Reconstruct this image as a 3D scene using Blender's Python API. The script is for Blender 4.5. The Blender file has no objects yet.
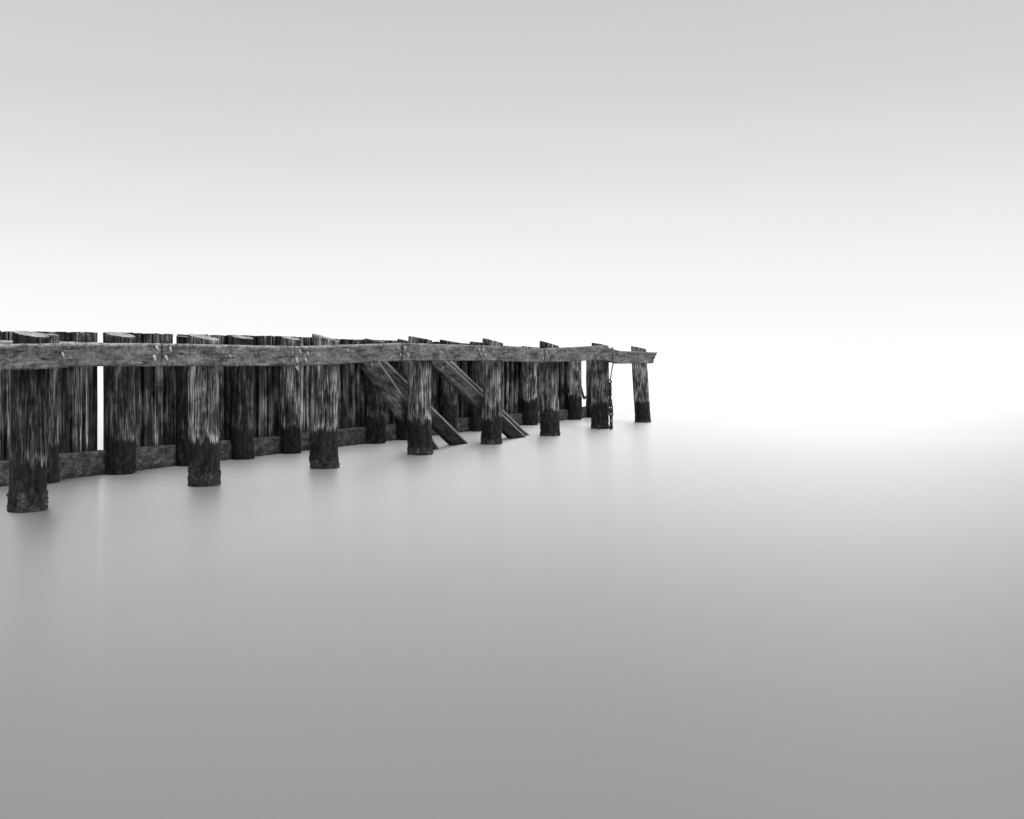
import bpy, bmesh, math, random
from mathutils import Vector, Matrix, noise
random.seed(7)
sc = bpy.context.scene
COL = sc.collection
PI = math.pi

# ------------------------------------------------------------------ positions from image pixels
# Camera is level, 1.415 m above calm water.  F is the focal length in pixels of a 1024 px wide frame.
F, HX, HY, EYE = 1000.0, 512.0, 357.0, 1.415
ORG = Vector((-4.43, 9.15, 0.0))                 # first visible pile of the front row, at the waterline
ANG = math.atan2(1.70, 1.0)                      # the row runs away to the right
U = Vector((math.cos(ANG), math.sin(ANG), 0)); V = Vector((-math.sin(ANG), math.cos(ANG), 0))

def pixel_to_row(px, py, v):
    """(u, z) in row coordinates where the camera ray through image pixel (px, py) meets the upright plane v metres behind the front row"""
    d = Vector(((px - HX) / F, 1.0, (HY - py) / F)); c = Vector((0, 0, EYE)) - ORG
    t = (v - c.dot(V)) / d.dot(V)
    p = c + d * t
    return p.dot(U), p.z

# ------------------------------------------------------------------ helpers
def link_mesh(name, verts, faces, mat, parent=None, smooth=False, loc=(0, 0, 0)):
    me = bpy.data.meshes.new(name)
    me.from_pydata(verts, [], faces)
    if mat: me.materials.append(mat)
    if smooth:
        for p in me.polygons: p.use_smooth = True
    me.update()
    o = bpy.data.objects.new(name, me); COL.objects.link(o)
    o.location = loc
    if parent: o.parent = parent
    return o

def thing(name, label, cat, loc, rz, group=None):
    o = bpy.data.objects.new(name, None); COL.objects.link(o)
    o.location = loc; o.rotation_euler = (0, 0, rz); o.empty_display_size = 0.3
    o['label'] = label; o['category'] = cat
    if group: o['group'] = group
    return o

def nz(x, y, z): return noise.noise(Vector((x, y, z)))
def fbm(x, y, z, o=4): return noise.fractal(Vector((x, y, z)), 0.9, 2.1, o)

class NT:
    """little node-tree builder"""
    def __init__(self, name):
        self.m = bpy.data.materials.new(name); self.m.use_nodes = True
        self.t = self.m.node_tree; self.t.nodes.clear()
        self.out = self.t.nodes.new('ShaderNodeOutputMaterial')
        self.b = self.t.nodes.new('ShaderNodeBsdfPrincipled')
        self.t.links.new(self.b.outputs[0], self.out.inputs[0])
    def n(self, typ, **kw):
        x = self.t.nodes.new(typ)
        for k, v in kw.items(): setattr(x, k, v)
        return x
    def l(self, a, b): self.t.links.new(a, b)
    def val(self, sock, x):
        if isinstance(x, (int, float)): sock.default_value = x
        elif isinstance(x, (tuple, list)): sock.default_value = x
        else: self.l(x, sock)
    def math(self, op, a, b=0.0, c=None, clamp=False):
        x = self.n('ShaderNodeMath', operation=op, use_clamp=clamp)
        self.val(x.inputs[0], a); self.val(x.inputs[1], b)
        if c is not None: self.val(x.inputs[2], c)
        return x.outputs[0]
    def step(self, a, lo, hi, o0=0.0, o1=1.0):
        x = self.n('ShaderNodeMapRange', interpolation_type='SMOOTHSTEP')
        self.val(x.inputs['Value'], a); self.val(x.inputs['From Min'], lo); self.val(x.inputs['From Max'], hi)
        x.inputs['To Min'].default_value = o0; x.inputs['To Max'].default_value = o1
        return x.outputs['Result']
    def coords(self, shuffle=True):
        tc = self.n('ShaderNodeTexCoord'); v = tc.outputs['Object']
        self.raw = v
        s = self.n('ShaderNodeSeparateXYZ'); self.l(v, s.inputs[0]); self.x, self.y, self.z = s.outputs
        self.info = self.n('ShaderNodeObjectInfo')
        if shuffle:
            a = self.n('ShaderNodeVectorMath', operation='ADD'); self.l(v, a.inputs[0])
            k = self.n('ShaderNodeVectorMath', operation='SCALE'); k.inputs[0].default_value = (37, 61, 23)
            self.l(self.info.outputs['Random'], k.inputs['Scale']); self.l(k.outputs[0], a.inputs[1]); v = a.outputs[0]
        self.v = v
        return v
    def noise(self, sx, sy, sz, detail=5.0, rough=0.6, dist=0.0):
        mp = self.n('ShaderNodeMapping'); self.l(self.v, mp.inputs[0]); mp.inputs['Scale'].default_value = (sx, sy, sz)
        x = self.n('ShaderNodeTexNoise'); self.l(mp.outputs[0], x.inputs['Vector'])
        x.inputs['Scale'].default_value = 1.0; x.inputs['Detail'].default_value = detail
        x.inputs['Roughness'].default_value = rough; x.inputs['Distortion'].default_value = dist
        return x.outputs[0]
    def voro(self, s, feature='F1'):
        x = self.n('ShaderNodeTexVoronoi', feature=feature); self.l(self.v, x.inputs['Vector']); x.inputs['Scale'].default_value = s
        return x.outputs[0]
    def ramp(self, fac, stops):
        x = self.n('ShaderNodeValToRGB'); self.l(fac, x.inputs[0]); e = x.color_ramp.elements
        e[0].position = stops[0][0]; e[1].position = stops[-1][0]
        for p, c in stops[1:-1]: e.new(p)
        for el, (p, c) in zip(e, stops): el.color = (c, c, c, 1)
        return x.outputs[0]
    def mix(self, f, a, b):
        x = self.n('ShaderNodeMix', data_type='FLOAT'); self.val(x.inputs[0], f)
        self.val(x.inputs[2], a); self.val(x.inputs[3], b)
        return x.outputs[0]
    def finish(self, colour, rough=0.8, spec=0.25, bump=None, dist=0.02, strength=0.6):
        cb = self.n('ShaderNodeCombineColor')
        for i in range(3): self.l(colour, cb.inputs[i])
        self.l(cb.outputs[0], self.b.inputs['Base Color'])
        self.val(self.b.inputs['Roughness'], rough); self.b.inputs['Specular IOR Level'].default_value = spec
        if bump is not None:
            bp = self.n('ShaderNodeBump'); bp.inputs['Strength'].default_value = strength; bp.inputs['Distance'].default_value = dist
            self.l(bump, bp.inputs['Height']); self.l(bp.outputs[0], self.b.inputs['Normal'])
        return self.m

# ------------------------------------------------------------------ materials
def mat_pile():
    k = NT('weathered pile wood'); k.coords()
    fine = k.noise(70, 70, 3.2, 6, 0.70)
    mid = k.noise(24, 24, 1.5, 6, 0.65, 0.4)
    blot = k.noise(5, 5, 3.0, 5, 0.65)
    g = k.math('ADD', k.math('MULTIPLY', fine, 0.6), k.math('MULTIPLY', mid, 0.4))
    dry = k.ramp(g, [(0.42, 0.006), (0.47, 0.035), (0.525, 0.115), (0.61, 0.36)])
    dry = k.math('MULTIPLY', dry, k.step(blot, 0.38, 0.62, 0.34, 1.5))
    sep = k.n('ShaderNodeSeparateColor'); k.l(k.info.outputs['Color'], sep.inputs[0])
    dry = k.math('MULTIPLY', dry, sep.outputs[0])                       # each pile's own greyness
    ragged = k.math('MULTIPLY', k.math('SUBTRACT', k.noise(34, 34, 1.5, 5, 0.7), 0.5), 0.36)
    ragged = k.math('ADD', ragged, k.math('MULTIPLY', k.math('SUBTRACT', k.noise(4, 4, 0.4, 2), 0.5), 0.25))
    h = k.math('SUBTRACT', k.math('ADD', k.z, ragged), sep.outputs[1])  # height over its own tide mark
    # salt bleached fibres just over the tide mark, strongest on the right flank
    flank = k.step(k.math('SUBTRACT', k.math('MULTIPLY', k.x, 0.5), k.math('MULTIPLY', k.y, 0.87)), 0.03, 0.16)
    salt = k.math('MULTIPLY', k.step(h, 0.0, 0.02), k.step(h, 0.03, 0.115, 1.0, 0.0))
    salt = k.math('MULTIPLY', k.math('MULTIPLY', salt, k.math('ADD', k.math('MULTIPLY', flank, 0.85), 0.15)), k.math('MULTIPLY', k.step(fine, 0.42, 0.56), sep.outputs[2]))
    top = k.mix(salt, dry, 0.62)
    wet = k.ramp(k.noise(20, 20, 9, 5, 0.7), [(0.38, 0.006), (0.55, 0.019), (0.68, 0.06)])
    shell = k.step(k.voro(46), 0.10, 0.32, 1.0, 0.0)
    shell = k.math('MULTIPLY', k.math('MULTIPLY', shell, k.step(k.noise(9, 9, 9, 3), 0.47, 0.6)), k.step(k.math('ADD', k.z, ragged), 0.14, 0.30, 1.0, 0.0))
    wet = k.mix(k.math('MULTIPLY', shell, 0.5), wet, 0.12)
    col = k.mix(k.step(h, -0.02, 0.02), wet, top)
    rough = k.mix(k.step(h, -0.02, 0.02), 0.62, 0.88)
    hgt = k.math('ADD', k.math('MULTIPLY', g, 1.0), k.math('MULTIPLY', shell, 0.15))
    return k.finish(col, rough, 0.2, hgt, 0.035, 0.9)

def mat_plank():
    k = NT('dark wall plank wood'); k.coords(False)
    at = k.n('ShaderNodeAttribute', attribute_name='board'); s = k.n('ShaderNodeSeparateColor'); k.l(at.outputs['Color'], s.inputs[0])
    fine = k.noise(75, 8, 1.7, 6, 0.68, 0.2); mid = k.noise(26, 3, 1.0, 5, 0.62, 0.3); blot = k.noise(3, 2, 2.2, 4, 0.65)
    g = k.math('ADD', k.math('MULTIPLY', fine, 0.55), k.math('MULTIPLY', mid, 0.45))
    c = k.ramp(g, [(0.42, 0.004), (0.48, 0.028), (0.53, 0.10), (0.61, 0.34)])
    c = k.math('MULTIPLY', c, k.step(blot, 0.36, 0.62, 0.25, 1.6))
    c = k.math('MULTIPLY', c, s.outputs[0])
    wet = k.ramp(k.noise(18, 6, 6, 4), [(0.35, 0.010), (0.7, 0.06)])
    h = k.math('ADD', k.z, k.math('MULTIPLY', k.math('SUBTRACT', fine, 0.5), 0.9))
    c = k.mix(k.step(h, 0.34, 0.46, 0.25, 1.0), wet, c)
    return k.finish(c, 0.85, 0.2, g, 0.03, 0.9)

def mat_beam(name, lo, hi, drip=1.0, gu=2.0, gz=34):
    k = NT(name); k.coords(False)
    grain = k.noise(gu, 12, gz, 6, 0.65, 0.8); blot = k.noise(3.2, 3, 7, 5, 0.65); spots = k.noise(26, 20, 24, 4, 0.7)
    g = k.math('ADD', k.math('ADD', k.math('MULTIPLY', grain, 0.32), k.math('MULTIPLY', blot, 0.36)), k.math('MULTIPLY', spots, 0.32))
    c = k.ramp(g, [(0.36, lo * 0.3), (0.45, lo), (0.55, hi), (0.66, hi * 2.0)])
    d = k.step(k.noise(17, 5, 0.8, 4, 0.7), 0.58, 0.70)
    d = k.math('MULTIPLY', d, k.step(spots, 0.40, 0.58))
    c = k.mix(k.math('MULTIPLY', d, 0.5 * drip), c, 0.42)
    crack = k.math('MULTIPLY', k.step(k.noise(1.6, 4, 26, 3, 0.5, 1.2), 0.30, 0.36, 1.0, 0.0), 0.8)
    c = k.math('MULTIPLY', c, k.math('SUBTRACT', 1.0, crack))
    at = k.n('ShaderNodeAttribute', attribute_name='pale_edge'); s = k.n('ShaderNodeSeparateColor'); k.l(at.outputs['Color'], s.inputs[0])
    c = k.mix(k.math('MULTIPLY', s.outputs[0], k.step(spots, 0.40, 0.56, 0.25, 1.0)), c, 0.46)  # worn top edge, with the skylight it catches mixed into the colour
    return k.finish(c, 0.85, 0.2, k.math('SUBTRACT', g, k.math('MULTIPLY', crack, 0.3)), 0.03, 0.8)

def mat_wale():
    k = NT('rough algae grey sill timber'); k.coords(False)
    a = k.noise(9, 9, 12, 6, 0.72); b = k.noise(30, 30, 34, 4, 0.7)
    g = k.math('ADD', k.math('MULTIPLY', a, 0.6), k.math('MULTIPLY', b, 0.4))
    c = k.ramp(g, [(0.38, 0.016), (0.5, 0.062), (0.62, 0.16)])
    c = k.math('MULTIPLY', c, k.step(k.math('ADD', k.z, k.math('MULTIPLY', a, 0.1)), 0.02, 0.16, 0.45, 1.0))
    return k.finish(c, 0.8, 0.25, g, 0.03, 0.9)

def mat_brace():
    k = NT('raking brace wood'); k.coords(False)
    at = k.n('ShaderNodeAttribute', attribute_name='along'); k.l
    s = k.n('ShaderNodeSeparateColor'); k.l(at.outputs['Color'], s.inputs[0])
    cmb = k.n('ShaderNodeCombineXYZ')
    k.l(s.outputs[0], cmb.inputs[0]); k.l(s.outputs[1], cmb.inputs[1]); k.l(s.outputs[2], cmb.inputs[2])
    zz = k.z; k.v = cmb.outputs[0]
    grain = k.noise(3, 34, 3, 6, 0.65, 0.5); blot = k.noise(7, 9, 3, 5, 0.65)
    g = k.math('ADD', k.math('MULTIPLY', grain, 0.5), k.math('MULTIPLY', blot, 0.5))
    c = k.ramp(g, [(0.38, 0.012), (0.46, 0.045), (0.54, 0.105), (0.66, 0.28)])
    wet = k.ramp(blot, [(0.38, 0.006), (0.68, 0.03)])
    h = k.math('ADD', zz, k.math('MULTIPLY', k.math('SUBTRACT', grain, 0.5), 0.4))
    c = k.mix(k.step(h, 0.46, 0.58), wet, c)
    at2 = k.n('ShaderNodeAttribute', attribute_name='pale_edge'); s2 = k.n('ShaderNodeSeparateColor'); k.l(at2.outputs['Color'], s2.inputs[0])
    c = k.mix(k.math('MULTIPLY', s2.outputs[0], 0.8), c, 0.5)  # upper edge mixed towards a paler grey
    return k.finish(c, 0.85, 0.2, g, 0.02, 0.8)

def mat_simple(name, lo, hi, scale, rough=0.8, spec=0.3, metal=0.0):
    k = NT(name); k.coords()
    n = k.noise(scale, scale, scale, 5, 0.7)
    c = k.ramp(n, [(0.35, lo), (0.65, hi)])
    k.b.inputs['Metallic'].default_value = metal
    return k.finish(c, rough, spec, n, 0.005, 0.5)

def mat_barn():
    k = NT('barnacle shell'); k.coords()
    n = k.noise(30, 30, 30, 5, 0.75); m = k.noise(9, 9, 9, 4, 0.6)
    c = k.ramp(k.math('ADD', k.math('MULTIPLY', n, 0.55), k.math('MULTIPLY', m, 0.45)), [(0.40, 0.012), (0.52, 0.045), (0.60, 0.12), (0.70, 0.34)])
    return k.finish(c, 0.85, 0.2, k.voro(60), 0.02, 0.7)

def mat_endgrain():
    k = NT('weathered end grain'); k.coords()
    a = k.noise(14, 14, 14, 5, 0.7)
    r = k.math('SINE', k.math('MULTIPLY', k.math('SQRT', k.math('ADD', k.math('MULTIPLY', k.x, k.x), k.math('MULTIPLY', k.y, k.y))), 260))
    c = k.ramp(k.math('ADD', a, k.math('MULTIPLY', r, 0.05)), [(0.38, 0.10), (0.6, 0.44)])
    return k.finish(c, 0.9, 0.15, a, 0.01, 0.6)

def mat_water():
    """Water smoothed by a long exposure: a murky body under a surface whose averaged ripples mirror the sky softly, more so towards grazing (Fresnel)."""
    k = NT('long exposure water'); k.coords(False)
    a = k.noise(0.05, 0.03, 1, 3, 0.5)
    body = k.n('ShaderNodeBsdfDiffuse'); k.l(k.ramp(a, [(0.3, W_BODY * 0.97), (0.7, W_BODY * 1.03)]), body.inputs['Color'])
    sheen = k.noise(0.06, 0.16, 1, 1, 0.5, 0.3)                       # drifting slicks and rippled patches
    lobe_tangent = k.n('ShaderNodeCombineXYZ'); lobe_tangent.inputs[0].default_value, lobe_tangent.inputs[1].default_value = 0.97, 0.24     # reflection stretch set across the camera's view of the piles, roughly along X
    lobes = []
    for rough in W_ROUGH:                                             # long swell and small ripples
        g = k.n('ShaderNodeBsdfAnisotropic'); g.distribution = 'MULTI_GGX'; k.l(k.math('ADD', k.math('MULTIPLY', k.math('SUBTRACT', sheen, 0.5), 0.03), rough), g.inputs['Roughness']); g.inputs['Color'].default_value = (1, 1, 1, 1); lobes.append(g)
        g.inputs['Anisotropy'].default_value = W_ANISO; k.l(lobe_tangent.outputs[0], g.inputs['Tangent'])
    skin = k.n('ShaderNodeMixShader'); skin.inputs[0].default_value = W_MIX
    for q in (0, 1): k.l(lobes[q].outputs[0], skin.inputs[q + 1])
    fr = k.n('ShaderNodeFresnel'); fr.inputs['IOR'].default_value = W_IOR
    mx = k.n('ShaderNodeMixShader'); k.l(fr.outputs[0], mx.inputs[0]); k.l(body.outputs[0], mx.inputs[1]); k.l(skin.outputs[0], mx.inputs[2])
    k.l(mx.outputs[0], k.out.inputs[0]); k.t.nodes.remove(k.b)
    return k.m
W_BODY, W_ROUGH, W_MIX, W_IOR, W_ANISO = 0.075, (0.25, 0.325), 0.55, 2.15, 0.62

PILE, PLANK, SILL, BRACE, END = mat_pile(), mat_plank(), mat_wale(), mat_brace(), mat_endgrain()
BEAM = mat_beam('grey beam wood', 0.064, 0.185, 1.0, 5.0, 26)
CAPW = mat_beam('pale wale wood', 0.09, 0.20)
BOLT = mat_simple('salt crusted bolt iron', 0.18, 0.70, 90, 0.9, 0.2)
IRON = mat_simple('rusted dark iron', 0.012, 0.05, 30, 0.75, 0.3)
ROPE = mat_simple('faded rope', 0.10, 0.28, 60, 0.95, 0.1)
BARN = mat_barn()
WATER = mat_water()

def attr(o, name, values):
    a = o.data.color_attributes.new(name, 'FLOAT_COLOR', 'POINT')
    for i, v in enumerate(values): a.data[i].color = (v[0], v[1], v[2], 1)

# ------------------------------------------------------------------ piles
def make_pile(parent, u, v, r, ztop, k_right, k_front, tone, tide, seed, lean=(0, 0), taper=0.008, crust=0, label=None, bent=0.03, salt=0.5):
    S, R, Z0 = 60, 84, -0.7
    right = Vector((0.5, -0.87)); front = Vector((-0.87, -0.5))       # towards the open water / towards the shore viewer
    verts, faces = [], []
    ox, oy = seed * 7.31, seed * 3.17
    for j in range(R + 1):
        t = j / R
        for i in range(S):
            a = 2 * PI * i / S; ca, sa = math.cos(a), math.sin(a)
            zt = ztop - k_right * r * (ca * right.x + sa * right.y) - k_front * r * (ca * front.x + sa * front.y)
            zt += 0.004 * nz(ca * 6 + ox, sa * 6, oy)
            z = Z0 + (zt - Z0) * t
            rr = r * (1 + taper * (0.6 - z))
            rr *= 1 + 0.05 * nz(ca * 1.3 + ox, sa * 1.3 + oy, z * 1.4)
            groove = nz(ca * 7 + ox, sa * 7 + oy, z * 0.7) ; crack = abs(nz(ca * 4 + oy, sa * 4 + ox, z * 0.5))
            rr += 0.010 * groove - 0.022 * max(0.0, 0.12 - crack) / 0.12
            rr += 0.006 * nz(ca * 16 + ox, sa * 16 + oy, z * 3.0)
            lowz = max(0.0, min(1.0, (0.30 - z) / 0.2))
            rr += lowz * (0.016 * nz(ca * 5 + ox, sa * 5, z * 14) + 0.002)
            fray = max(0.0, 1 - abs(z - tide - 0.05) / 0.15)
            rr += 0.008 * fray * nz(ca * 14 + ox, sa * 14, z * 2)
            bx = bent * nz(z * 0.8, seed, 1.7) + lean[0] * z; by = bent * nz(z * 0.8, seed, 9.2) + lean[1] * z
            verts.append((rr * ca + bx, rr * sa + by, z))
    for j in range(R):
        for i in range(S):
            a, b = j * S + i, j * S + (i + 1) % S
            faces.append((a, b, b + S, a + S))
    # slanted, slightly dished saw cut on top
    base = R * S; cx = sum(verts[base + i][0] for i in range(S)) / S; cy = sum(verts[base + i][1] for i in range(S)) / S; cz = sum(verts[base + i][2] for i in range(S)) / S
    prev = base
    for q, f in ((1, 0.93), (2, 0.6), (3, 0.25)):
        st = len(verts)
        for i in range(S):
            x, y, z = verts[base + i]
            verts.append((cx + (x - cx) * f, cy + (y - cy) * f, cz + (z - cz) * f + 0.004 + 0.003 * nz(x * 20, y * 20, seed + q)))
        for i in range(S): faces.append((prev + i, prev + (i + 1) % S, st + (i + 1) % S, st + i))
        prev = st
    verts.append((cx, cy, cz + 0.003)); faces += [(prev + i, prev + (i + 1) % S, len(verts) - 1) for i in range(S)]
    o = link_mesh('pile', verts, faces, PILE, parent, True, (u, v, 0))
    o.data.materials.append(END)
    for p in o.data.polygons[R * S:]: p.material_index = 1
    o.color = (tone, tide, salt, 1)
    if label: o['label'] = label
    if crust:
        bv, bf, A, B = [], [], 96, 30
        for j in range(B + 1):
            for i in range(A):
                a = 2 * PI * i / A; ca, sa = math.cos(a), math.sin(a)
                zt = crust * (1 + 0.5 * nz(ca * 3 + ox, sa * 3 + oy, 4.0) + 0.35 * nz(ca * 9 + ox, sa * 9 + oy, 2.0))
                z = -0.12 + (zt + 0.12) * j / B
                d = noise.voronoi(Vector((ca * r * 26 + ox, sa * r * 26 + oy, z * 26)))[0]
                lump = 0.020 * max(0.0, 1 - d[0] * 1.7) + 0.012 * nz(ca * 8 + oy, sa * 8, z * 11)
                rr = r * (1 + taper * (0.6 - z)) + (0.002 + lump) * (1 if j < B else -1.2)
                bv.append((rr * ca + bent * nz(z * 0.8, seed, 1.7) + lean[0] * z, rr * sa + bent * nz(z * 0.8, seed, 9.2) + lean[1] * z, z))
        for j in range(B):
            for i in range(A):
                p0, p1 = j * A + i, j * A + (i + 1) % A
                bf.append((p0, p1, p1 + A, p0 + A))
        link_mesh('barnacle_crust', bv, bf, BARN, o, True)
    return o

# ------------------------------------------------------------------ long timbers
def make_timber(name, parent, prof, vf, vb, mat, seed, worn_lit_top=0.6, bevel=0.013, rough=0.006, step=0.05, end_cut=(0, 0)):
    """a squared timber along the row; prof(u) -> (top, bottom); vf / vb: front and back face; u range in prof.range"""
    u0, u1 = prof.range; N = max(2, int((u1 - u0) / step)); verts, pale_edge, faces = [], [], []
    # cross-section from the back bottom round the front to the back top
    M = 10
    for j in range(N + 1):
        for_u = u0 + (u1 - u0) * j / N
        zt, zb = prof(for_u)
        dv = rough * 1.5 * nz(for_u * 0.7, seed, 0)
        f, b = vf + dv, vb + dv
        sec = [(b, zb), (f + bevel, zb)]
        sec += [(f, zb + bevel)]
        for q in range(1, M): sec.append((f, zb + bevel + (zt - zb - 2 * bevel) * q / M))
        sec += [(f, zt - bevel), (f + bevel * 0.35, zt - bevel * 0.35), (f + bevel, zt), (b - 0.01, zt), (b, zt - 0.01)]
        for i, (vv, z) in enumerate(sec):
            n1 = fbm(for_u * 5, vv * 9 + seed * 3, z * 22) * rough + nz(for_u * 2.2, seed, z * 3) * rough
            n2 = fbm(for_u * 6 + 50, seed * 3, z * 4 + i) * rough * 0.7
            chip = max(0.0, nz(for_u * 3.1, seed + 8, z * 2) - 0.35) * 0.05 if i in (1, 2, len(sec) - 5, len(sec) - 4, len(sec) - 3) else 0
            sh = 0
            if j == 0: sh = end_cut[0] * (z - zb)
            if j == N: sh = end_cut[1] * (z - zb) + 0.07 * nz(vv * 30, z * 22, seed) * (1 if end_cut[1] else 0.3)
            verts.append((for_u + sh, vv + n1 + chip * (1 if i < 8 else 1), z + n2 + (chip if i < 4 else -chip)))
            wv = worn_lit_top if len(sec) - 5 <= i else 0.0  # top edge paled both for wear and for caught skylight
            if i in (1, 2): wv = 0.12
            pale_edge.append((wv, 0, 0))
    K = len(sec)
    for j in range(N):
        for i in range(K):
            a, b = j * K + i, j * K + (i + 1) % K
            faces.append((a, a + K, b + K, b))
    faces.append(tuple(range(K))); faces.append(tuple(N * K + i for i in reversed(range(K))))
    o = link_mesh(name, verts, faces, mat, parent, False)
    attr(o, 'pale_edge', pale_edge)
    return o

class Prof:
    def __init__(self, pts, u0, u1): self.p = pts; self.range = (u0, u1)
    def __call__(self, u):
        p = self.p
        if u <= p[0][0]: return p[0][1], p[0][2]
        for a, b in zip(p, p[1:]):
            if u <= b[0]:
                t = (u - a[0]) / (b[0] - a[0]); return a[1] + (b[1] - a[1]) * t, a[2] + (b[2] - a[2]) * t
        return p[-1][1], p[-1][2]

def bolt(parent, u, v, z, s, seed):
    """washer plate, dome nut and the crust that has run off it"""
    rnd = random.Random(seed); verts, faces = [], []
    tilt = rnd.uniform(0.25, 0.75); n = 14
    for (rad, dep) in ((1.0, 0.0), (0.95, 0.22), (0.62, 0.30), (0.45, 0.62), (0.22, 0.72)):
        for i in range(n):
            a = 2 * PI * i / n; w = 1 + 0.22 * nz(math.cos(a) * 2 + seed, math.sin(a) * 2, rad)
            x = math.cos(a) * rad * s * 0.66 * w; y = math.sin(a) * rad * s * w * (1.9 if math.sin(a) < 0 else 0.9) * (1 - 0.3 * max(0, -math.sin(a)) * abs(math.cos(a)))
            x2 = x * math.cos(tilt) - y * math.sin(tilt); y2 = x * math.sin(tilt) + y * math.cos(tilt)
            verts.append((u + x2, v - dep * s * 0.5, z + y2))
    for r in range(4):
        for i in range(n):
            a, b = r * n + i, r * n + (i + 1) % n
            faces.append((a, b, b + n, a + n))
    faces.append(tuple(4 * n + i for i in range(n)))
    o = link_mesh('bolt', verts, faces, BOLT, parent, True)
    return o

# ================================================================== JETTY (front row)
jetty = thing('timber_jetty', 'weathered timber trestle: round piles under one long bolted beam, in front of the plank wall', 'jetty', ORG, ANG)

# waterline and slanted tops of the eight piles read off image pixels: centre, radius, top left / right, tone, front tilt
rowp = [  # px,   r,    ytopL, ytopR, tone, tide, kfront, crust, lean, salt
    (28.3, .158, 330.8, 337.2, 0.38, .48, 0.07, .17, (0.010, -0.012), .30),
    (203.8, .163, 334.0, 340.0, 1.6, .52, 0.07, .19, (0, 0), .95),
    (325.5, .175, 333.6, 341.5, 1.5, .49, 0.02, .10, (0, 0), .60),
    (419.5, .174, 336.3, 340.5, 1.6, .50, -0.03, .10, (0.004, 0), .95),
    (492.5, .165, 338.3, 343.3, 1.3, .44, -0.03, .09, (0, 0), .40),
    (550.5, .174, 340.8, 346.3, 1.25, .47, -0.03, .06, (-0.01, 0.008), .45),
    (600.0, .168, 342.8, 346.0, 1.35, .49, -0.03, .08, (0, 0), .50),
    (643.2, .166, 346.3, 349.3, 2.0, .46, -0.03, .05, (-0.045, 0.045), .55),
]
piles_uv = []
for i, (px, r, yl, yr, tone, tide, kf, crust, lean, salt) in enumerate(rowp):
    vc = 0.086
    u, _ = pixel_to_row(px, 480, vc)
    _, zl = pixel_to_row(px, yl, vc); _, zr = pixel_to_row(px, yr, vc)
    lab = {0: 'darkest front pile at the shore end, splintered and heavily crusted', 7: 'leaning pile at the far end of the beam',
           1: 'pale front pile with a bleached band over its dark tide mark'}.get(i)
    make_pile(jetty, u, vc, r, (zl + zr) / 2, (zl - zr) / (2 * r), kf, tone, tide, i + 1, lean, crust=crust, label=lab, salt=salt)
    piles_uv.append((u, vc))

VB = -0.215                                      # front face of the beam
prof_px = [(-70, 344.5, 374), (98, 343.1, 366.2), (161.5, 343.3, 366.2), (303, 346.3, 366), (402.5, 342.9, 361), (482, 345.4, 360.6),
           (544.5, 348.7, 362.4), (596, 345.8, 360.2), (606, 345.6, 360.4), (612, 348.4, 361.8), (621, 350.8, 363.7), (657, 352.4, 363.5)]
pts = []
for px, yt, yb in prof_px:
    u, zt = pixel_to_row(px, yt, VB); _, zb = pixel_to_row(px, yb, VB); pts.append((u, zt, zb))
joints = [-70, 161.5, 303, 402.5, 482, 544.5, 596, 653.5]
beams = []
for i, (a, b) in enumerate(zip(joints, joints[1:])):
    ua, _ = pixel_to_row(a, 350, VB); ub, _ = pixel_to_row(b, 350, VB)
    off = 0.012 * ((i * 37) % 5 - 2) / 2
    g = 0.009
    last = i == len(joints) - 2
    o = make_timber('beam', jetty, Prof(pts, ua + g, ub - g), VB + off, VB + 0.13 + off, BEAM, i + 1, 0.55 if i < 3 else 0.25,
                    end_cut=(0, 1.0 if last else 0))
    if last: o['label'] = 'splintered last length of the beam, ending beyond the leaning pile'
    beams.append((ua, ub, o, VB + off))
def put_bolt(px, py, seed, size=0.026):
    u, z = pixel_to_row(px, py, VB)
    for ua, ub, o, vf in beams:
        if ua <= u <= ub:
            bolt(o, u, vf - 0.006, z, size, seed); return
for i, (px, py) in enumerate([(61.5, 354), (155.5, 347.5), (153, 357), (170, 348.5), (165.5, 357), (229.5, 355.5), (299.5, 351), (296.5, 359.5), (308, 353), (306, 359.5),
                              (347.5, 350), (398.5, 347.5), (404.2, 347.5), (401, 354.5), (407.5, 354.5), (441, 351.5), (478.3, 349), (483.3, 349.2), (480.2, 354), (485.5, 354.8),
                              (510.5, 354.2), (541.8, 353), (545.5, 351.8), (543.2, 358), (547, 356), (565.8, 350.2), (592.5, 349), (598, 349.5), (595.4, 354), (626, 354.5), (629, 355), (627, 360)]):
    put_bolt(px, py, i + 1, (0.024 if px < 320 else 0.022 if px < 590 else 0.018) * (0.8 + 0.1 * ((i * 7) % 5)))

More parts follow.
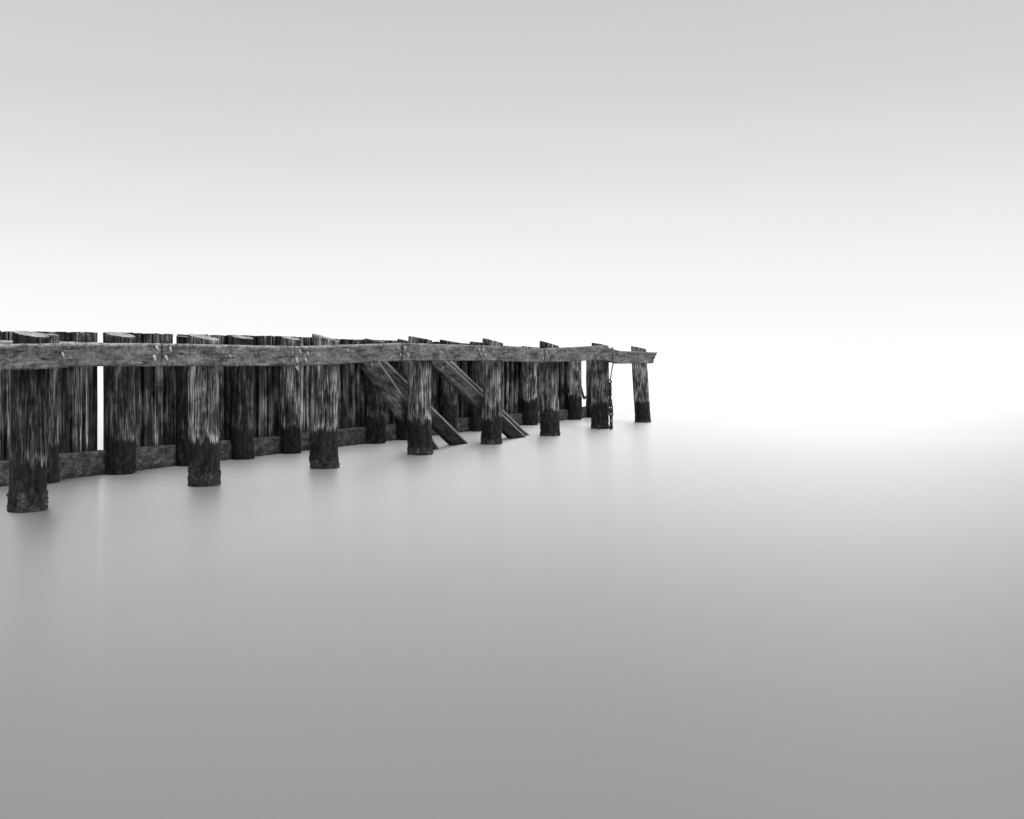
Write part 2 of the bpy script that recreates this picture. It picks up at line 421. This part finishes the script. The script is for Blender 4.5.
# raking braces between the rows: upper edge and lower edge traced from image pixels, cast onto their own plane
def brace(v, top, low, seed, thick=0.09, label=None):
    (ta, za), (tb, zb) = pixel_to_row(*top[0], v), pixel_to_row(*top[1], v)
    (la, ya), (lb, yb) = pixel_to_row(*low[0], v), pixel_to_row(*low[1], v)
    d = Vector((tb - ta, 0, zb - za)).normalized(); w = Vector((la - ta, 0, ya - za)); w = w - d * w.dot(d); wid = w.length; w.normalize()
    p = Vector((ta, v, za))
    s0 = (1.49 - p.z) / d.z; s1 = (-0.35 - p.z) / d.z
    N, verts, faces, al, pale_edge = 44, [], [], [], []
    for j in range(N + 1):
        s = s0 + (s1 - s0) * j / N
        c = p + d * s
        sec = [(0.0, 0.012, 1), (0.012, 0.0, 1)] + [(0.012 + (wid - 0.024) * q / 6, 0.0, 0) for q in range(1, 6)] + [(wid - 0.012, 0, 0), (wid, 0.012, 0), (wid, thick, 0), (0, thick, 1)]
        for i, (ww, tt, wn) in enumerate(sec):
            nn = 0.006 * fbm(s * 4 + seed * 5, ww * 25, tt * 10)
            verts.append(tuple(c - d * (w.z * ww / d.z) + w * (ww + 0.005 * nz(s * 5, seed, i)) + Vector((0, tt + nn, 0)))); al.append((s + seed * 3, ww + seed, tt))
            pale_edge.append((0.8 if wn else 0, 0, 0))
    K = len(sec)
    for j in range(N):
        for i in range(K):
            a, b = j * K + i, j * K + (i + 1) % K
            faces.append((a, b, b + K, a + K))
    faces.append(tuple(reversed(range(K)))); faces.append(tuple(N * K + i for i in range(K)))
    o = link_mesh('brace', verts, faces, BRACE, jetty)
    attr(o, 'along', al); attr(o, 'pale_edge', pale_edge)
    bm = bmesh.new(); bm.from_mesh(o.data); bmesh.ops.recalc_face_normals(bm, faces=bm.faces); bm.to_mesh(o.data); bm.free()
    if label: o['label'] = label
    return o
b1 = brace(0.28, ((380, 361), (407, 400)), ((362, 362), (401, 412)), 1)
b2 = brace(0.45, ((388, 362), (434, 408)), ((372, 366), (418, 414)), 2)
b3 = brace(0.28, ((448.5, 362), (481, 393)), ((433, 365), (470, 396)), 3)
b4 = brace(0.45, ((459, 367), (483, 390)), ((446, 374), (470, 398)), 4)
for b, px, py in ((b1, 371.3, 364.8), (b3, 442.5, 367.8)):
    u, z = pixel_to_row(px, py, 0.28); bolt(b, u, 0.272, z, 0.024, px)

# ================================================================== WALL (back row)
VW = 2.02
wall = thing('timber_bulkhead', 'dark wall of upright planks with its own piles, in the water behind the trestle', 'bulkhead',
             ORG, ANG)
# row of piles against the wall
backp = [  # px, r, ytopL, ytopR, tone, tide
    (43, .17, 332.5, 335.5, 0.95, .40, 0.0), (120.5, .172, 332.3, 337, 0.62, .42, 0.09), (188, .145, 336, 338, 0.35, .50, 0.0), (243, .150, 335.5, 338.8, 0.45, .42, 0.09),
    (290.5, .142, 336.4, 339.8, 1.35, .40, 0.07), (375.5, .165, 338.6, 342, 0.45, .45, 0), (404.5, .14, 338.9, 342, 0.5, .5, 0), (448, .15, 339.6, 342.3, 0.7, .55, 0),
    (476, .14, 341.5, 343, 0.5, .5, 0), (529.3, .165, 346, 347.5, 1.7, .55, 0), (574.3, .172, 347, 348.5, 1.6, .55, 0), (592, .150, 348, 349, 1.0, .6, 0)]
VP = 1.81
for i, (px, r, yl, yr, tone, tide, kf) in enumerate(backp):
    u, zl = pixel_to_row(px, yl, VP); _, zr = pixel_to_row(px, yr, VP)
    pl = make_pile(wall, u, VP, r, (zl + zr) / 2, (zl - zr) / (2 * r), kf, tone, tide, 20 + i, bent=0.035, taper=0.02, salt=0.22)
    if i == 4: bolt(pl, -0.02, -r * 1.0, pixel_to_row(px, 367.5, VP)[1], 0.04, 77)
# planks
def wall_panel(ua, ub, ztop, seed, label=None):
    rnd = random.Random(seed); verts, faces, col = [], [], []
    u = ua; k = 0
    while u < ub - 0.05:
        w = min(rnd.uniform(0.055, 0.115), ub - u)
        if ub - u - w < 0.06: w = ub - u
        dv = (0.045 if k % 2 else 0.0) + rnd.uniform(-0.006, 0.006)
        if k == 0 or u + w >= ub - 0.001: dv = 0.0
        lo = u - (0.012 if k % 2 and u > ua else 0); hi = u + w + (0.012 if k % 2 and u + w < ub else 0)
        zt = ztop(u + w / 2) + rnd.uniform(-0.004, 0.004)
        tone = rnd.choice((0.4, 0.65, 0.85, 1.0, 1.25, 1.7)); st = len(verts); N = 14
        tilt = rnd.uniform(-0.004, 0.004)
        for j in range(N + 1):
            z = -0.5 + (zt + 0.5) * j / N
            for (x, y) in ((lo, 0.05), (lo, 0.006), (lo + 0.006, 0.0), ((lo + hi) / 2, -0.002 + 0.004 * rnd.random()), (hi - 0.006, 0.0), (hi, 0.006), (hi, 0.05)):
                zz = z + (tilt * (x - lo) / max(w, .01) * 1.5 + 0.003 * nz(x * 40, seed, 3) if j == N else 0)
                verts.append((x + 0.002 * nz(z * 3, x * 9, seed), VW + dv + y + 0.008 * nz(z * 0.9, k * 3.3, seed), zz)); col.append((tone, 0, 0))
        K = 7
        for j in range(N):
            for i in range(K):
                a, b = st + j * K + i, st + j * K + (i + 1) % K
                faces.append((a, b, b + K, a + K))
        faces.append(tuple(st + N * K + i for i in range(K)))
        u += w; k += 1
    o = link_mesh('plank_panel', verts, faces, PLANK, wall)
    attr(o, 'board', col)
    if label: o['label'] = label
    return o
top_px = [(-70, 330.5), (0, 331.2), (20, 331.2), (60, 332), (98, 332), (128, 333), (173, 334), (212, 335), (256, 335.6), (310, 337.2), (345, 339), (400, 340.6), (450, 342.2), (490, 344.5), (512, 346.3), (566, 348.5)]
tp = []
for px, y in top_px:
    u, z = pixel_to_row(px, y, VW); tp.append((u, z, 0))
TP = Prof(tp, 0, 1)
uL = pixel_to_row(-70, 400, VW)[0]; g0 = pixel_to_row(97.8, 400, VW)[0]; g1 = pixel_to_row(103.2, 400, VW + 0.05)[0]; n0 = pixel_to_row(173.2, 400, VW)[0]; n1 = pixel_to_row(177.0, 400, VW + 0.05)[0]; uR = pixel_to_row(572, 400, VW)[0]
wall_panel(uL, g0, lambda u: TP(u)[0], 3, 'short plank panel at the shore end, left of the open slot')
wall_panel(g1, n0, lambda u: TP(u)[0], 4, 'plank panel between the open slot and the notch in the top edge')
wall_panel(n0, n1, lambda u: 1.50, 5, 'narrow plank cut off short in the notch')
wall_panel(n1, uR, lambda u: TP(u)[0], 6, 'long plank panel running out to the far end')
# sill along the foot and wale along the head, in lengths butted at the piles
cuts = [-70, 43, 120.5, 184, 243, 290.5, 375.5, 448, 529.3, 574.3, 594]
for i, (a, b) in enumerate(zip(cuts, cuts[1:])):
    ua, ub = pixel_to_row(a, 400, 1.84)[0], pixel_to_row(b, 400, 1.84)[0]
    zt = 0.285 - 0.004 * i + 0.02 * (((i * 7) % 4) / 3 - 0.5)
    make_timber('sill', wall, Prof([(ua, zt + 0.01, -0.4), (ub, zt - 0.01, -0.4)], ua + 0.003, ub - 0.003), 1.88, 2.01, SILL, 40 + i, 0.12, 0.02, 0.014)
cuts = [-70, 62, 184, 290.5, 404.5, 566]
for i, (a, b) in enumerate(zip(cuts, cuts[1:])):
    ua, ub = pixel_to_row(a, 341, 1.92)[0], pixel_to_row(b, 341, 1.92)[0]
    zt = 1.605 - 0.012 * i
    make_timber('head_wale', wall, Prof([(ua, zt, zt - 0.2), (ub, zt - 0.01, zt - 0.21)], ua + 0.003, ub - 0.003), 1.92, 2.01, CAPW, 60 + i, 0.7, 0.02, 0.008)  # the lit top edge of the wale is painted in strongly

# bent iron hook on the last but one wall pile
def tube(name, pts, rad, mat, parent, seg=8):
    verts, faces = [], []
    P = [Vector(p) for p in pts]
    for j, p in enumerate(P):
        t = (P[min(j + 1, len(P) - 1)] - P[max(j - 1, 0)]).normalized()
        a = t.orthogonal().normalized(); b = t.cross(a)
        if j:                                      # keep the frame from twisting
            a = (pa - t * pa.dot(t)).normalized(); b = t.cross(a)
        pa = a
        rr = rad[j] if isinstance(rad, (list, tuple)) else rad
        for i in range(seg):
            q = 2 * PI * i / seg; verts.append(tuple(p + (a * math.cos(q) + b * math.sin(q)) * rr))
    for j in range(len(P) - 1):
        for i in range(seg):
            x, y = j * seg + i, j * seg + (i + 1) % seg
            faces.append((x, y, y + seg, x + seg))
    faces.append(tuple(reversed(range(seg)))); faces.append(tuple((len(P) - 1) * seg + i for i in range(seg)))
    return link_mesh(name, verts, faces, mat, parent, True)
hk = []
for px, py in ((580.6, 384), (581.5, 388), (582.6, 393), (583.6, 397.5), (584.4, 398.2), (585.6, 397), (587.5, 396.4)):
    u, z = pixel_to_row(px, py, VP - 0.02); hk.append((u, VP - 0.02, z))
tube('hook', hk, [0.018, 0.02, 0.022, 0.03, 0.032, 0.026, 0.02], IRON, wall)

# ================================================================== rope and chain over the far end of the beam
VC = VB - 0.022
cu, cz = pixel_to_row(612.6, 349.5, VC)
ch = thing('hanging_chain', 'dark doubled chain hanging on a thin rope from the beam, beside the last upright pile', 'chain', ORG + U * cu + V * VC, ANG)
def loc(px, py, v=VC):
    u, z = pixel_to_row(px, py, v); return (u - cu, v - VC, z)
rope_pts = [loc(612.0, 348.0, VB + 0.10), loc(612.4, 347.2, VB + 0.03), loc(612.8, 348.6), loc(613.6, 354), loc(613.9, 359), loc(613.3, 363.5, VC), loc(612.6, 366, VC + 0.02)]
rope_pts += [loc(612.2 - 1.9 * t, 368 + 12 * t, VC + 0.03) for t in (0, .3, .6, 1)]
tube('rope', rope_pts, 0.014, ROPE, ch, 8)
def link(px, py, ang, size, turn, v):
    c = Vector(loc(px, py, v)); pts = []
    for i in range(21):
        q = 2 * PI * i / 20; x = math.cos(q) * size * 0.42; z = math.sin(q) * size * 0.72
        x2 = x * math.cos(ang) - z * math.sin(ang); z2 = x * math.sin(ang) + z * math.cos(ang)
        pts.append(c + Vector((x2 * math.cos(turn), x2 * math.sin(turn), z2)))
    tube('chain_link', pts, size * 0.26, IRON, ch, 8)
def strand(p0, p1, n, size, v, wob, ph):
    for i in range(n):
        t = (i + 0.5) / n
        px = p0[0] + (p1[0] - p0[0]) * t + wob * math.sin(t * 9 + ph); py = p0[1] + (p1[1] - p0[1]) * t
        link(px, py, 0.12 * math.sin(i * 2.1 + ph), size, (-0.55 if i % 2 else 1.0), v)
link(609.6, 381.5, 1.4, 0.06, -0.55, VC + 0.03)
strand((609.4, 383), (611.0, 432), 15, 0.052, VC + 0.01, 0.8, 0.3)
strand((610.2, 383), (611.8, 432), 15, 0.052, VC + 0.06, 0.8, 2.8)

# ================================================================== water
wv = [(-4000, -60, 0), (4000, -60, 0), (4000, 9000, 0), (-4000, 9000, 0)]
w = link_mesh('water', wv, [(0, 1, 2, 3)], WATER); w['kind'] = 'structure'

# ================================================================== sky and sun
SUN_EL, SUN_AZ = math.radians(42), math.radians(62)       # azimuth measured to the right of the view direction, away from +Y
world = bpy.data.worlds.new('World'); sc.world = world; world.use_nodes = True
nt = world.node_tree; nt.nodes.clear()
def wn(t, **k):
    x = nt.nodes.new(t)
    for a, b in k.items(): setattr(x, a, b)
    return x
out = wn('ShaderNodeOutputWorld'); bg = wn('ShaderNodeBackground'); nt.links.new(bg.outputs[0], out.inputs[0])
sky = wn('ShaderNodeTexSky', sky_type='NISHITA'); sky.sun_disc = False; sky.sun_elevation = SUN_EL; sky.sun_rotation = SUN_AZ
bw = wn('ShaderNodeRGBToBW'); nt.links.new(sky.outputs[0], bw.inputs[0])
tc = wn('ShaderNodeTexCoord'); sp = wn('ShaderNodeSeparateXYZ'); nt.links.new(tc.outputs['Generated'], sp.inputs[0])
rp = wn('ShaderNodeValToRGB'); e = rp.color_ramp.elements
stops = [(0.0, 1.7), (0.010, 1.2), (0.028, 0.98), (0.06, 0.93), (0.10, 0.88), (0.155, 0.79), (0.25, 0.665), (0.355, 0.585), (0.45, 0.75), (0.65, 1.3), (1.0, 2.2)]
e[0].position = stops[0][0]; e[1].position = stops[-1][0]
for p, c in stops[1:-1]: e.new(p)
for el, (p, c) in zip(e, stops): el.color = (c / 4, c / 4, c / 4, 1)
# soft drawn-out cloud bands
mp = wn('ShaderNodeMapping'); mp.inputs['Scale'].default_value = (0.7, 0.7, 11.0); nt.links.new(tc.outputs['Generated'], mp.inputs[0])
ns = wn('ShaderNodeTexNoise'); ns.inputs['Scale'].default_value = 1.6; ns.inputs['Detail'].default_value = 2.5; nt.links.new(mp.outputs[0], ns.inputs['Vector'])
mb = wn('ShaderNodeMath', operation='MULTIPLY_ADD'); mb.inputs[1].default_value = 0.055; nt.links.new(ns.outputs[0], mb.inputs[0]); mb.inputs[2].default_value = -0.0275
ad = wn('ShaderNodeMath', operation='ADD'); nt.links.new(sp.outputs[2], ad.inputs[0]); nt.links.new(mb.outputs[0], ad.inputs[1])
mx = wn('ShaderNodeMath', operation='MAXIMUM'); mx.inputs[1].default_value = 0.0; nt.links.new(ad.outputs[0], mx.inputs[0]); nt.links.new(mx.outputs[0], rp.inputs[0])
# cloud deck (x40) + a little of the clear sky above it, both through the 0.1 background
m1 = wn('ShaderNodeMath', operation='MULTIPLY'); m1.inputs[1].default_value = 40.0; nt.links.new(rp.outputs[0], m1.inputs[0])
m2 = wn('ShaderNodeMath', operation='MULTIPLY_ADD'); m2.inputs[1].default_value = 0.03; nt.links.new(bw.outputs[0], m2.inputs[0]); nt.links.new(m1.outputs[0], m2.inputs[2])
cc = wn('ShaderNodeCombineColor')
for i in range(3): nt.links.new(m2.outputs[0], cc.inputs[i])
nt.links.new(cc.outputs[0], bg.inputs[0]); bg.inputs[1].default_value = 0.1

sl = bpy.data.lights.new('sun', 'SUN'); sl.energy = 0.9; sl.angle = math.radians(16); sl.color = (1, 1, 1)
so = bpy.data.objects.new('sun', sl); COL.objects.link(so); so.location = (30, 20, 40)
# the light lies to the right, a little towards the viewer's side
az = SUN_AZ
sun_dir = Vector((math.sin(math.radians(118)) * math.cos(SUN_EL), math.cos(math.radians(118)) * math.cos(SUN_EL), math.sin(SUN_EL)))
sky.sun_rotation = math.radians(118)
so.rotation_euler = sun_dir.to_track_quat('Z', 'Y').to_euler()

# ================================================================== camera
cd = bpy.data.cameras.new('camera'); co = bpy.data.objects.new('camera', cd); COL.objects.link(co)
co.location = (0, 0, EYE); co.rotation_euler = (PI / 2, 0, 0)
cd.sensor_fit = 'HORIZONTAL'; cd.sensor_width = 36; cd.lens = 36 * F / 1024
cd.shift_y = (HY - 409.5) / 1024
cd.clip_start = 0.05; cd.clip_end = 20000
sc.camera = co
sc.render.filter_size = 1.15
sc.view_settings.view_transform = 'Standard'; sc.view_settings.look = 'None'; sc.view_settings.exposure = 0; sc.view_settings.gamma = 1
sc.view_settings.use_curve_mapping = False
